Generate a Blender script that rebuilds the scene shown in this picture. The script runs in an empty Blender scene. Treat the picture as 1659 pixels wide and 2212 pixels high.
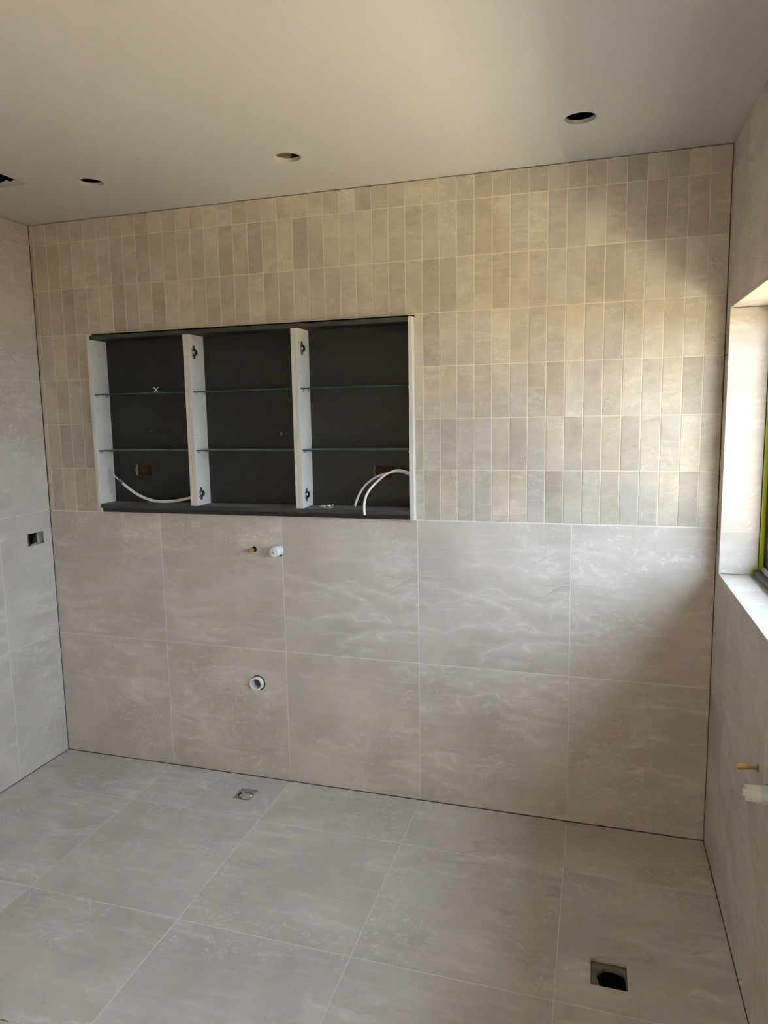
import bpy, bmesh, math, random
from mathutils import Vector, Matrix

# ------------------------------------------------------------------ camera, sky, sun, exposure
sc = bpy.context.scene
C = bpy.context.scene.collection
cam_d = bpy.data.cameras.new('camera')
cam_d.sensor_fit = 'HORIZONTAL'
cam_d.sensor_width = 36.0
cam_d.lens = 36.0 * 1555.206 / 1659.0
cam_d.shift_x = 30.267 / 1659.0
cam_d.shift_y = -10.756 / 1659.0
cam_d.clip_start = 0.02
cam = bpy.data.objects.new('camera', cam_d)
cam.location = (2.48416, -2.79989, 1.64035)
cam.rotation_euler = (1.439794, 0.019507, 0.30194)
C.objects.link(cam)
sc.camera = cam

world = bpy.data.worlds.new('sky')
sc.world = world
world.use_nodes = True
bg = world.node_tree.nodes['Background']
bg.inputs['Color'].default_value = (0.645, 0.785, 0.99, 1)
world.cycles.sampling_method = 'NONE'      # uniform sky: found well enough by the paths themselves
bg.inputs['Strength'].default_value = 7.5

sun_d = bpy.data.lights.new('sun', 'SUN')
sun_d.energy = 46.0
sun_d.angle = math.radians(0.53)
sun_d.color = (1.0, 0.92, 0.79)
sun = bpy.data.objects.new('sun', sun_d)
sun.rotation_euler = Vector((0.35, 0.25, -0.9)).to_track_quat('-Z', 'Y').to_euler()
C.objects.link(sun)

sc.view_settings.view_transform = 'Standard'
sc.view_settings.look = 'None'
sc.view_settings.exposure = 0.84
sc.view_settings.gamma = 1.0
sc.view_settings.use_curve_mapping = False
sc.cycles.use_denoising = True
sc.cycles.use_adaptive_sampling = True
sc.cycles.adaptive_threshold = 0.15
sc.cycles.adaptive_min_samples = 16
sc.cycles.use_light_tree = False
sc.cycles.max_bounces = 10
sc.cycles.diffuse_bounces = 4
sc.cycles.transparent_max_bounces = 16

# ------------------------------------------------------------------ dimensions (metres)
W = 2.907          # left wall face x = 0, right wall face x = W, back wall face y = 0
H = 2.511          # ceiling
REAR = -4.3
T = 0.009          # tile thickness
WIN_Y0, WIN_Y1 = -0.070, -2.05      # window opening along the right wall
WIN_Z0, WIN_Z1 = 1.053, 1.964
REV = 3.030        # where the tiled reveal stops and the window frame starts
rnd = random.Random(7)

# ------------------------------------------------------------------ helpers
def set_in(node, name, val):
    node.inputs[name].default_value = val

def mat_new(name):
    m = bpy.data.materials.new(name)
    m.use_nodes = True
    nt = m.node_tree
    return m, nt, nt.nodes['Principled BSDF']

def mat_plain(name, col, rough=0.5, metal=0.0, spec=0.5, bump=0.0, bscale=200.0, var=0.0, vscale=8.0):
    m, nt, b = mat_new(name)
    set_in(b, 'Base Color', (*col, 1)); set_in(b, 'Roughness', rough); set_in(b, 'Metallic', metal)
    set_in(b, 'Specular IOR Level', spec)
    if bump or var:
        tc = nt.nodes.new('ShaderNodeTexCoord')
        no = nt.nodes.new('ShaderNodeTexNoise'); set_in(no, 'Scale', bscale); set_in(no, 'Detail', 4.0)
        nt.links.new(tc.outputs['Object'], no.inputs['Vector'])
        if bump:
            bu = nt.nodes.new('ShaderNodeBump'); set_in(bu, 'Strength', bump); set_in(bu, 'Distance', 0.001)
            nt.links.new(no.outputs['Fac'], bu.inputs['Height']); nt.links.new(bu.outputs['Normal'], b.inputs['Normal'])
        if var:
            n2 = nt.nodes.new('ShaderNodeTexNoise'); set_in(n2, 'Scale', vscale); set_in(n2, 'Detail', 6.0)
            nt.links.new(tc.outputs['Object'], n2.inputs['Vector'])
            mx = nt.nodes.new('ShaderNodeMix'); mx.data_type = 'RGBA'
            mx.inputs[6].default_value = (*[c * (1 - var) for c in col], 1)
            mx.inputs[7].default_value = (*[min(1, c * (1 + var)) for c in col], 1)
            nt.links.new(n2.outputs['Fac'], mx.inputs[0]); nt.links.new(mx.outputs[2], b.inputs['Base Color'])
    return m

class G:
    """small node-graph builder"""
    def __init__(s, nt): s.nt = nt
    def n(s, t, **kw):
        nd = s.nt.nodes.new(t)
        for k, v in kw.items(): setattr(nd, k, v)
        return nd
    def link(s, a, b): s.nt.links.new(a, b)
    def val(s, x, sock):
        if hasattr(x, 'is_output'): s.link(x, sock)
        else: sock.default_value = x
    def math(s, op, a, b=0.0, clamp=False):
        nd = s.n('ShaderNodeMath', operation=op, use_clamp=clamp); s.val(a, nd.inputs[0]); s.val(b, nd.inputs[1]); return nd.outputs[0]
    def vmath(s, op, a, b):
        nd = s.n('ShaderNodeVectorMath', operation=op); s.val(a, nd.inputs[0]); s.val(b, nd.inputs[1]); return nd.outputs[0]
    def noise(s, vec, scale, detail=4.0, rough=0.55, dist=0.0, color=False):
        nd = s.n('ShaderNodeTexNoise'); s.link(vec, nd.inputs['Vector'])
        set_in(nd, 'Scale', scale); set_in(nd, 'Detail', detail); set_in(nd, 'Roughness', rough); set_in(nd, 'Distortion', dist)
        return nd.outputs['Color' if color else 'Fac']
    def step(s, x, lo, hi, a=0.0, b=1.0):
        nd = s.n('ShaderNodeMapRange', interpolation_type='SMOOTHSTEP'); s.val(x, nd.inputs[0])
        for i, v in enumerate((lo, hi, a, b)): nd.inputs[1 + i].default_value = v
        return nd.outputs[0]
    def ridge(s, x, centre, width):
        return s.step(s.math('ABSOLUTE', s.math('SUBTRACT', x, centre)), 0.0, width, 1.0, 0.0)
    def mix(s, f, a, b):
        nd = s.n('ShaderNodeMix', data_type='RGBA'); s.val(f, nd.inputs[0])
        for x, i in ((a, 6), (b, 7)):
            if hasattr(x, 'is_output'): s.link(x, nd.inputs[i])
            else: nd.inputs[i].default_value = (*x, 1)
        return nd.outputs[2]

def mat_stone(name, c_lo, c_hi, c_vein, c_dark, fscale=1.0, vein=0.55, net=0.4, dark=0.5, rough=0.42, tint=0.07, bump=0.25, spec=0.4, lami=0.3):
    """marble-look porcelain; 'seed' and 'tint' come from each tile object"""
    m, nt, b = mat_new(name)
    g = G(nt)
    tc = g.n('ShaderNodeTexCoord')
    at = g.n('ShaderNodeAttribute', attribute_type='OBJECT', attribute_name='seed')
    tn = g.n('ShaderNodeAttribute', attribute_type='OBJECT', attribute_name='tint')
    hu = g.n('ShaderNodeAttribute', attribute_type='OBJECT', attribute_name='warm')
    comb = g.n('ShaderNodeCombineXYZ')
    g.link(g.math('MULTIPLY', at.outputs['Fac'], 13.17), comb.inputs[0])
    g.link(g.math('MULTIPLY', at.outputs['Fac'], 7.31), comb.inputs[1])
    g.link(g.math('MULTIPLY', at.outputs['Fac'], 3.73), comb.inputs[2])
    co = g.vmath('ADD', tc.outputs['Object'], comb.outputs[0])
    wn = g.noise(co, 5.0 * fscale, 2.0, 0.6, 0.0, True)
    wv = g.vmath('SUBTRACT', wn, (0.5, 0.5, 0.5))
    warp = g.vmath('ADD', co, g.vmath('MULTIPLY', wv, (0.10 / fscale,) * 3))
    mk = g.n('ShaderNodeSeparateXYZ'); g.link(g.noise(co, 2.5 * fscale, 2.0, 0.5, 0.0, True), mk.inputs[0])
    fine = g.noise(warp, 30.0 * fscale, 2.0, 0.7)
    cloud = g.noise(warp, 3.4 * fscale, 4.0, 0.62)
    col = g.mix(g.step(cloud, 0.30, 0.70), c_lo, c_hi)
    # fine lamination: stretched along a slightly tilted direction
    mp = g.n('ShaderNodeMapping'); mp.inputs['Rotation'].default_value = (0, math.radians(-12), 0)
    mp.inputs['Scale'].default_value = (4.5 * fscale, 5.0, 34.0 * fscale); g.link(co, mp.inputs['Vector'])
    lam = g.noise(g.vmath('ADD', mp.outputs[0], g.vmath('MULTIPLY', wv, (0.9, 0.9, 0.9))), 1.0, 2.0, 0.65)
    col = g.mix(g.math('MULTIPLY', g.step(lam, 0.50, 0.78), lami), col, c_vein)
    # white veins: long, thin, frayed, running diagonally
    mv = g.n('ShaderNodeMapping'); mv.inputs['Rotation'].default_value = (0, math.radians(38), 0)
    mv.inputs['Scale'].default_value = (0.55, 1.0, 2.2); g.link(warp, mv.inputs['Vector'])
    v = g.noise(mv.outputs[0], 2.2 * fscale, 3.0, 0.62)
    vm = g.step(mk.outputs[0], 0.42, 0.62)
    veins = g.math('MULTIPLY', g.ridge(v, 0.5, 0.010), g.math('MULTIPLY', vm, g.step(fine, 0.38, 0.58)))
    soft = g.math('MULTIPLY', g.ridge(v, 0.5, 0.07), vm)
    col = g.mix(g.math('MULTIPLY', soft, vein * 0.45), col, c_vein)
    col = g.mix(g.math('MULTIPLY', veins, vein), col, c_vein)
    # broken white network in patches along the veins
    mn = g.n('ShaderNodeMapping'); mn.inputs['Rotation'].default_value = (0, math.radians(-18), 0)
    mn.inputs['Scale'].default_value = (6.0 * fscale, 8.0, 15.0 * fscale); g.link(warp, mn.inputs['Vector'])
    nz = g.noise(g.vmath('ADD', mn.outputs[0], g.vmath('MULTIPLY', wv, (0.7, 0.7, 0.7))), 1.0, 3.0, 0.65)
    nm = g.math('MULTIPLY', g.step(mk.outputs[1], 0.44, 0.60), g.step(fine, 0.40, 0.60))
    netv = g.math('MULTIPLY', g.math('MAXIMUM', g.ridge(nz, 0.44, 0.026), g.ridge(nz, 0.55, 0.022)), nm)
    col = g.mix(g.math('MULTIPLY', netv, net), col, c_vein)
    # thin dark cracks along one bedding line
    d = g.noise(mv.outputs[0], 1.15 * fscale, 3.0, 0.6)
    dm = g.math('MULTIPLY', g.step(mk.outputs[2], 0.53, 0.64), g.step(fine, 0.30, 0.50))
    dk = g.math('MULTIPLY', g.ridge(d, 0.47, 0.0045), dm)
    halo = g.math('MULTIPLY', g.step(g.math('SUBTRACT', d, 0.47), 0.0, 0.05, 1.0, 0.0), g.math('MULTIPLY', dm, g.math('GREATER_THAN', d, 0.47)))
    col = g.mix(g.math('MULTIPLY', halo, dark * 0.22), col, c_dark)
    col = g.mix(g.math('MULTIPLY', dk, dark), col, c_dark)
    # little pits
    col = g.mix(g.math('MULTIPLY', g.step(fine, 0.20, 0.24, 1.0, 0.0), 0.45), col, c_dark)
    # tile-to-tile shade
    gain = g.math('ADD', g.math('MULTIPLY', tn.outputs['Fac'], tint), 1.0)
    gr = g.n('ShaderNodeCombineXYZ')
    g.link(g.math('MULTIPLY', gain, g.math('ADD', g.math('MULTIPLY', hu.outputs['Fac'], 0.010), 1.0)), gr.inputs[0])
    g.link(gain, gr.inputs[1])
    g.link(g.math('MULTIPLY', gain, g.math('SUBTRACT', 1.0, g.math('MULTIPLY', hu.outputs['Fac'], 0.026))), gr.inputs[2])
    col = g.vmath('MULTIPLY', col, gr.outputs[0])
    g.link(col, b.inputs['Base Color'])
    set_in(b, 'Specular IOR Level', spec)
    g.link(g.step(cloud, 0.3, 0.7, rough + 0.05, rough - 0.05), b.inputs['Roughness'])
    bu = g.n('ShaderNodeBump'); set_in(bu, 'Strength', bump); set_in(bu, 'Distance', 0.0015)
    mb = g.n('ShaderNodeMapping'); mb.inputs['Rotation'].default_value = (0, math.radians(-14), 0)
    mb.inputs['Scale'].default_value = (9.0 * fscale, 9.0, 26.0 * fscale); g.link(co, mb.inputs['Vector'])
    g.link(g.noise(mb.outputs[0], 1.0, 2.0, 0.6), bu.inputs['Height']); g.link(bu.outputs['Normal'], b.inputs['Normal'])
    return m

def link_obj(name, me, mats=None, parent=None, loc=None, rot=None):
    o = bpy.data.objects.new(name, me)
    C.objects.link(o)
    if mats is not None and len(me.materials) == 0:
        for m in (mats if isinstance(mats, (list, tuple)) else [mats]): me.materials.append(m)
    if parent is not None: o.parent = parent
    if loc is not None: o.location = loc
    if rot is not None: o.rotation_euler = rot
    return o

def to_mesh(bm, name='mesh', smooth=None):
    bmesh.ops.recalc_face_normals(bm, faces=bm.faces)
    me = bpy.data.meshes.new(name)
    bm.to_mesh(me); bm.free()
    if smooth is not None:
        for pl in me.polygons: pl.use_smooth = True
        try: me.set_sharp_from_angle(angle=math.radians(smooth))
        except Exception: pass
    return me

def bx(bm, x0, x1, y0, y1, z0, z1, mi=0):
    vs = [bm.verts.new((x, y, z)) for x in (x0, x1) for y in (y0, y1) for z in (z0, z1)]
    for f in ((0, 1, 3, 2), (4, 6, 7, 5), (0, 4, 5, 1), (2, 3, 7, 6), (0, 2, 6, 4), (1, 5, 7, 3)):
        fc = bm.faces.new([vs[i] for i in f]); fc.material_index = mi
    return vs

def boxes(*bs):
    bm = bmesh.new()
    for b in bs: bx(bm, *b)
    return bm

def bevel_box(x0, x1, y0, y1, z0, z1, r=0.0006, seg=1):
    bm = bmesh.new(); bx(bm, x0, x1, y0, y1, z0, z1)
    bmesh.ops.bevel(bm, geom=list(bm.edges), offset=r, segments=seg, affect='EDGES', profile=0.5)
    return bm

def cyl(bm, p0, p1, r, n=24, r1=None, cap=True, mi=0):
    p0, p1 = Vector(p0), Vector(p1); r1 = r if r1 is None else r1
    q = (p1 - p0).to_track_quat('Z', 'Y')
    a = [bm.verts.new(p0 + q @ Vector((r * math.cos(2 * math.pi * i / n), r * math.sin(2 * math.pi * i / n), 0))) for i in range(n)]
    b = [bm.verts.new(p1 + q @ Vector((r1 * math.cos(2 * math.pi * i / n), r1 * math.sin(2 * math.pi * i / n), 0))) for i in range(n)]
    for i in range(n):
        f = bm.faces.new((a[i], a[(i + 1) % n], b[(i + 1) % n], b[i])); f.material_index = mi
    if cap:
        bm.faces.new(list(reversed(a))).material_index = mi; bm.faces.new(b).material_index = mi

def lathe(bm, prof, base, axis, n=28, mi=0, closed=False):
    """prof: list of (radius, distance along axis)"""
    base = Vector(base); q = Vector(axis).to_track_quat('Z', 'Y'); rings = []
    for r, h in prof:
        if r < 1e-6: rings.append([bm.verts.new(base + q @ Vector((0, 0, h)))])
        else: rings.append([bm.verts.new(base + q @ Vector((r * math.cos(2 * math.pi * i / n), r * math.sin(2 * math.pi * i / n), h))) for i in range(n)])
    seq = list(zip(rings, rings[1:])) + ([(rings[-1], rings[0])] if closed else [])
    for A, B in seq:
        for i in range(n):
            j = (i + 1) % n
            if len(A) == 1 and len(B) == 1: continue
            if len(A) == 1: f = bm.faces.new((A[0], B[i], B[j]))
            elif len(B) == 1: f = bm.faces.new((A[i], A[j], B[0]))
            else: f = bm.faces.new((A[i], A[j], B[j], B[i]))
            f.material_index = mi

def smooth_path(pts, n=8):
    P = [Vector(p) for p in pts]; out = []
    for i in range(len(P) - 1):
        p0, p1, p2, p3 = P[max(i - 1, 0)], P[i], P[i + 1], P[min(i + 2, len(P) - 1)]
        for k in range(n):
            t = k / n
            out.append(0.5 * ((2 * p1) + (p2 - p0) * t + (2 * p0 - 5 * p1 + 4 * p2 - p3) * t * t + (3 * p1 - p0 - 3 * p2 + p3) * t ** 3))
    return out + [P[-1]]

def tube(bm, pts, r, n=10, sx=1.0, mi=0, side=None):
    """sweep of a circle (or an oval: sx stretches it along 'side')"""
    up = Vector(side) if side else Vector((0, 0, 1)); rings = []
    for i, p in enumerate(pts):
        t = (pts[min(i + 1, len(pts) - 1)] - pts[max(i - 1, 0)]).normalized()
        s = (up - t * up.dot(t)).normalized(); o = t.cross(s)
        rings.append([bm.verts.new(p + s * (r * sx * math.cos(2 * math.pi * k / n)) + o * (r * math.sin(2 * math.pi * k / n))) for k in range(n)])
    for A, B in zip(rings, rings[1:]):
        for k in range(n): bm.faces.new((A[k], A[(k + 1) % n], B[(k + 1) % n], B[k])).material_index = mi
    bm.faces.new(list(reversed(rings[0]))).material_index = mi; bm.faces.new(rings[-1]).material_index = mi

def prism(bm, poly, d0, d1, axes='xzy', mi=0):
    """extrude a 2D polygon (given on the first two axes) between d0 and d1 on the third"""
    def pt(u, v, d):
        c = {axes[0]: u, axes[1]: v, axes[2]: d}; return (c['x'], c['y'], c['z'])
    a = [bm.verts.new(pt(u, v, d0)) for u, v in poly]; b = [bm.verts.new(pt(u, v, d1)) for u, v in poly]
    n = len(poly)
    for i in range(n): bm.faces.new((a[i], a[(i + 1) % n], b[(i + 1) % n], b[i])).material_index = mi
    bm.faces.new(list(reversed(a))).material_index = mi; bm.faces.new(b).material_index = mi

def cut(me, cutter_bm):
    """boolean difference, returns a new mesh"""
    a = bpy.data.objects.new('tmp_a', me); C.objects.link(a)
    cm = to_mesh(cutter_bm); c = bpy.data.objects.new('tmp_c', cm); C.objects.link(c)
    md = a.modifiers.new('b', 'BOOLEAN'); md.operation = 'DIFFERENCE'; md.solver = 'EXACT'; md.object = c
    dg = bpy.context.evaluated_depsgraph_get(); dg.update()
    out = bpy.data.meshes.new_from_object(a.evaluated_get(dg))
    bpy.data.objects.remove(a); bpy.data.objects.remove(c); bpy.data.meshes.remove(cm)
    return out

def join_into(bm, me):
    bm.from_mesh(me)

def struct(o):
    o['kind'] = 'structure'; return o

def thing(name, label, cat, loc=(0, 0, 0), group=None):
    o = bpy.data.objects.new(name, None); C.objects.link(o); o.location = loc
    o.empty_display_size = 0.02
    o['label'] = label; o['category'] = cat
    if group: o['group'] = group
    return o

def tag(o, label, cat, group=None):
    o['label'] = label; o['category'] = cat
    if group: o['group'] = group
    return o

def part(name, me, mat, parent):
    """mesh given in world coordinates, kept in place under its parent"""
    o = link_obj(name, me, mat, parent)
    o.matrix_parent_inverse = Matrix.Translation(-Vector(parent.location))
    return o

# ------------------------------------------------------------------ materials
M = {}
M['tile'] = mat_stone('large_tile', (0.495, 0.440, 0.385), (0.60, 0.542, 0.482), (0.75, 0.70, 0.645), (0.31, 0.26, 0.21),
                      1.0, vein=0.70, net=0.62, dark=0.42, rough=0.46, tint=0.05, bump=0.22, lami=0.34)
M['mosaic'] = mat_stone('small_tile', (0.44, 0.385, 0.312), (0.53, 0.475, 0.398), (0.66, 0.61, 0.52), (0.24, 0.19, 0.13),
                        2.6, vein=0.60, net=0.70, dark=0.42, rough=0.40, tint=0.085, bump=0.26, lami=0.16)
M['grout'] = mat_plain('grout', (0.74, 0.66, 0.53), 0.9, bump=0.5, bscale=500, spec=0.2)
M['grout_pale'] = mat_plain('grout_pale', (0.76, 0.72, 0.665), 0.9, bump=0.4, bscale=500, spec=0.2)
M['board'] = mat_plain('cement_board', (0.16, 0.145, 0.125), 0.95, bump=0.6, bscale=120, spec=0.2)
M['ceil'] = mat_plain('ceiling_paint', (0.56, 0.54, 0.52), 0.9, bump=0.12, bscale=260, spec=0.15)
M['paint'] = mat_plain('wall_paint', (0.62, 0.58, 0.53), 0.9, spec=0.2)
M['white'] = mat_plain('white_melamine', (0.74, 0.71, 0.66), 0.42, bump=0.05, bscale=900)
M['edge'] = mat_plain('white_edging', (0.63, 0.60, 0.55), 0.55, bump=0.05, bscale=900)
M['dark'] = mat_plain('charcoal_melamine', (0.0150, 0.0140, 0.0118), 0.5, bump=0.12, bscale=1200, var=0.12, vscale=30)
M['darkedge'] = mat_plain('charcoal_edging', (0.042, 0.041, 0.037), 0.45)
M['mdf'] = mat_plain('raw_mdf', (0.42, 0.32, 0.20), 0.9, spec=0.2, var=0.15, vscale=60)
M['brown'] = mat_plain('brown_board', (0.085, 0.055, 0.024), 0.9, spec=0.2, var=0.25, vscale=40)
M['timber'] = mat_plain('pine', (0.16, 0.115, 0.068), 0.8, spec=0.2, var=0.25, vscale=25)
M['stud'] = mat_plain('stud_timber', (0.26, 0.18, 0.11), 0.85, spec=0.2, var=0.2, vscale=60)
M['chrome'] = mat_plain('chrome', (0.80, 0.80, 0.79), 0.09, 1.0)
M['hinge'] = mat_plain('hinge_chrome_darkened', (0.34, 0.33, 0.31), 0.16, 1.0)  # chrome hinges; the dark interior they mirror is put into the colour
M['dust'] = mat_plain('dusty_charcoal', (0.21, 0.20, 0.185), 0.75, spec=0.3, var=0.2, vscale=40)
M['leaf'] = mat_plain('grey_print', (0.17, 0.16, 0.155), 0.7, spec=0.3)
M['pin'] = mat_plain('clear_plastic', (0.45, 0.47, 0.47), 0.2)
M['steel'] = mat_plain('steel', (0.55, 0.55, 0.55), 0.3, 1.0)
M['brass'] = mat_plain('brass', (0.62, 0.44, 0.18), 0.28, 1.0)
M['pvc'] = mat_plain('white_pvc', (0.80, 0.80, 0.79), 0.35)
M['pvc_blue'] = mat_plain('pale_blue_plastic', (0.62, 0.74, 0.78), 0.4)
M['cable'] = mat_plain('white_cable', (0.82, 0.81, 0.80), 0.45)
M['bluetape'] = mat_plain('blue_tape', (0.05, 0.075, 0.13), 0.5)
M['black'] = mat_plain('black_plastic', (0.012, 0.012, 0.012), 0.5)
M['frame'] = mat_plain('black_aluminium', (0.012, 0.0125, 0.014), 0.5, spec=0.3)
M['track'] = mat_plain('grey_aluminium', (0.10, 0.10, 0.10), 0.45, 0.6)
M['tape'] = mat_plain('yellow_green_tape', (0.50, 0.62, 0.02), 0.45)
M['mortar'] = mat_plain('mortar', (0.22, 0.205, 0.165), 0.95, bump=1.0, bscale=90, spec=0.2, var=0.3, vscale=40)
M['void'] = mat_plain('pipe_void', (0.012, 0.012, 0.012), 0.9, spec=0.1)
M['paper'] = mat_plain('paper', (0.62, 0.60, 0.57), 0.8, spec=0.2)
M['red'] = mat_plain('red_print', (0.35, 0.08, 0.06), 0.8, spec=0.2)
M['ground'] = mat_plain('sunlit_paving', (0.62, 0.53, 0.38), 0.9, spec=0.2, var=0.15, vscale=2)
M['render'] = mat_plain('shaping_wall_render', (0.17, 0.145, 0.105), 0.9, spec=0.2)
M['fill_bounce'] = mat_plain('fill_bounce_cream', (0.72, 0.60, 0.44), 0.9, spec=0.2)
M['roof'] = mat_plain('roof_sheet', (0.03, 0.03, 0.03), 0.9, spec=0.2)

def mat_glass(name, tintc, gl=0.06, dust=0.0):
    m = bpy.data.materials.new(name); m.use_nodes = True; nt = m.node_tree; nt.nodes.clear()
    g = G(nt)
    out = g.n('ShaderNodeOutputMaterial'); mx = g.n('ShaderNodeMixShader')
    tr = g.n('ShaderNodeBsdfTransparent'); tr.inputs[0].default_value = (*tintc, 1)
    gs = g.n('ShaderNodeBsdfGlossy'); gs.inputs['Roughness'].default_value = 0.02
    ge = g.n('ShaderNodeNewGeometry')
    dt = g.n('ShaderNodeVectorMath', operation='DOT_PRODUCT'); g.link(ge.outputs['Incoming'], dt.inputs[0]); g.link(ge.outputs['Normal'], dt.inputs[1])
    sch = g.math('POWER', g.math('SUBTRACT', 1.0, g.math('ABSOLUTE', dt.outputs['Value'])), 5.0)
    g.link(g.math('MULTIPLY', g.math('ADD', g.math('MULTIPLY', sch, 0.96), 0.04), gl, True), mx.inputs[0])
    g.link(tr.outputs[0], mx.inputs[1]); g.link(gs.outputs[0], mx.inputs[2]); 
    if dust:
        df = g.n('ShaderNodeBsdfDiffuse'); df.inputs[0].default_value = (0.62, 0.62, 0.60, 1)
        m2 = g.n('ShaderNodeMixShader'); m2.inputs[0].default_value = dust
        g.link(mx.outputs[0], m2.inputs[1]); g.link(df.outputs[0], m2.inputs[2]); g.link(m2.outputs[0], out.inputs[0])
    else: g.link(mx.outputs[0], out.inputs[0])
    return m
M['pane'] = mat_glass('window_glass', (0.96, 0.98, 0.97), 0.7)
M['shelfglass'] = mat_glass('shelf_glass', (0.90, 0.95, 0.92), 1.0)
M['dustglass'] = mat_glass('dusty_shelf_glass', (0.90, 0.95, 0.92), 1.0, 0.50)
M['glassedge'] = mat_plain('green_glass_edge', (0.035, 0.075, 0.060), 0.12, spec=0.6)

# ------------------------------------------------------------------ tiles
_cache = {}
def tile_mesh(w, h, mat, r):
    key = (round(w, 4), round(h, 4), mat.name, r)
    if key not in _cache:
        me = to_mesh(bevel_box(-w / 2, w / 2, 0, T, -h / 2, h / 2, r), 'tile')
        me.materials.append(mat); _cache[key] = me
    return _cache[key]

ROT = {'back': (0, 0, 0), 'left': (0, 0, math.pi / 2), 'right': (0, 0, -math.pi / 2), 'floor': (-math.pi / 2, 0, 0), 'soffit': (math.pi / 2, 0, 0)}
def tile(name, parent, face, a0, a1, b0, b1, at, mat, gap=0.002, r=0.0006, seed=0.0, tint=0.0, warm=0.0, holes=None, own=False):
    """a tile covering [a0,a1] x [b0,b1] on a face; 'at' is the plane coordinate; holes: bmesh cutter in world space"""
    w, h = abs(a1 - a0) - gap, abs(b1 - b0) - gap
    ca, cb = (a0 + a1) / 2, (b0 + b1) / 2
    loc = {'back': (ca, at, cb), 'left': (at, ca, cb), 'right': (at, ca, cb), 'floor': (ca, cb, at), 'soffit': (ca, cb, at)}[face]
    me = tile_mesh(w, h, mat, r)
    if holes is not None:
        mw = Matrix.Translation(loc) @ Matrix.Rotation(0, 4, 'X')
        from mathutils import Euler
        mw = Matrix.Translation(loc) @ Euler(ROT[face]).to_matrix().to_4x4()
        bmesh.ops.transform(holes, matrix=mw.inverted(), verts=holes.verts)
        me = cut(me, holes)
        if len(me.materials) == 0: me.materials.append(mat)
    o = link_obj(name, me, None, parent, loc, ROT[face])
    o['seed'] = float(seed); o['tint'] = float(tint); o['warm'] = float(warm)
    return o

# ------------------------------------------------------------------ floor
ZJ = [0.0003, 0.6038, 1.2040]                      # joints of the large wall tiles
floor_me = to_mesh(boxes((-0.16, W + 0.16, REAR - 0.16, 0.16, -0.35, -0.0102)))
fc = bmesh.new()
bx(fc, 1.020, 1.095, -0.197, -0.113, -0.12, 0.02)
bx(fc, 2.505, 2.601, -0.832, -0.734, -0.16, 0.02)
bx(fc, 0.884, 0.972, -1.500, -1.411, -0.06, 0.02)
floor = struct(link_obj('floor', cut(floor_me, fc), M['board']))
FX = [0.0, 0.604, 1.204, 1.804, 2.404, W]
FY = [0.0, -0.3245, -0.9245, -1.5245, -2.1245, -2.7245, -3.3245, -3.9245, REAR]
fl_seed = {(1, 1): 5.37, (1, 0): 7.9, (2, 1): 11.3, (3, 1): 17.7, (4, 1): 23.1}
for i in range(5):
    for j in range(8):
        hole = None
        if (i, j) == (1, 0): hole = boxes((1.015, 1.100, -0.202, -0.108, -0.1, 0.1))
        if (i, j) == (4, 1): hole = boxes((2.502, 2.604, -0.835, -0.731, -0.1, 0.1))
        if (i, j) == (1, 2): hole = boxes((0.880, 0.976, -1.503, -1.407, -0.1, 0.1))
        x0, x1, y0, y1 = FX[i], FX[i + 1], FY[j], FY[j + 1]
        if i == 0: x0 += 0.0005
        if i == 4: x1 -= 0.0005
        if j == 0: y0 -= 0.0010
        tile('floor_tile', floor, 'floor', x0, x1, y1, y0, 0.0, M['tile'], 0.0027, seed=fl_seed.get((i, j), rnd.uniform(1, 40)),
             tint=rnd.uniform(-0.7, 0.7), warm=rnd.uniform(-0.6, 0.6), holes=hole)
def strips(lines, face_at, axis_fixed, d=0.0012, w=0.0030):
    """grout strips: lines are (kind, pos, lo, hi)"""
    return lines
gb = bmesh.new()
for x in FX[1:5]: bx(gb, x - 0.0014, x + 0.0014, REAR, -0.005, -0.0095, -0.0003)
for y in FY[1:8]: bx(gb, 0.004, W - 0.004, y - 0.0014, y + 0.0014, -0.0095, -0.0003)
link_obj('grout', to_mesh(gb), M['grout_pale'], floor)

# ------------------------------------------------------------------ ceiling (plasterboard with cut-outs) and roof void
ce = to_mesh(boxes((-0.16, W + 0.16, REAR - 0.16, 0.16, H, H + 0.013)))
cc = bmesh.new()
for hx, hy, r in ((2.420, -0.392, 0.0465), (1.456, -0.393, 0.0455), (0.664, -0.407, 0.0455)):
    n = 40; poly = []
    for k in range(n):
        a = 2 * math.pi * k / n; rr = r * (1 + 0.010 * math.sin(3 * a + hx * 9) + rnd.uniform(-0.006, 0.006))
        poly.append((hx + rr * math.cos(a), hy + rr * math.sin(a)))
    prism(cc, poly, H - 0.05, H + 0.05, 'xyz')
bx(cc, 0.185, 0.432, -0.722, -0.474, H - 0.05, H + 0.05)
ceiling = struct(link_obj('ceiling', cut(ce, cc), M['ceil']))
link_obj('joist', to_mesh(bevel_box(1.400, 1.447, -2.6, -0.20, H + 0.014, H + 0.11, 0.001)), M['timber'], ceiling)
link_obj('joist', to_mesh(bevel_box(2.330, 2.377, -2.6, -0.10, H + 0.014, H + 0.11, 0.001)), M['timber'], ceiling)
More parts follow.
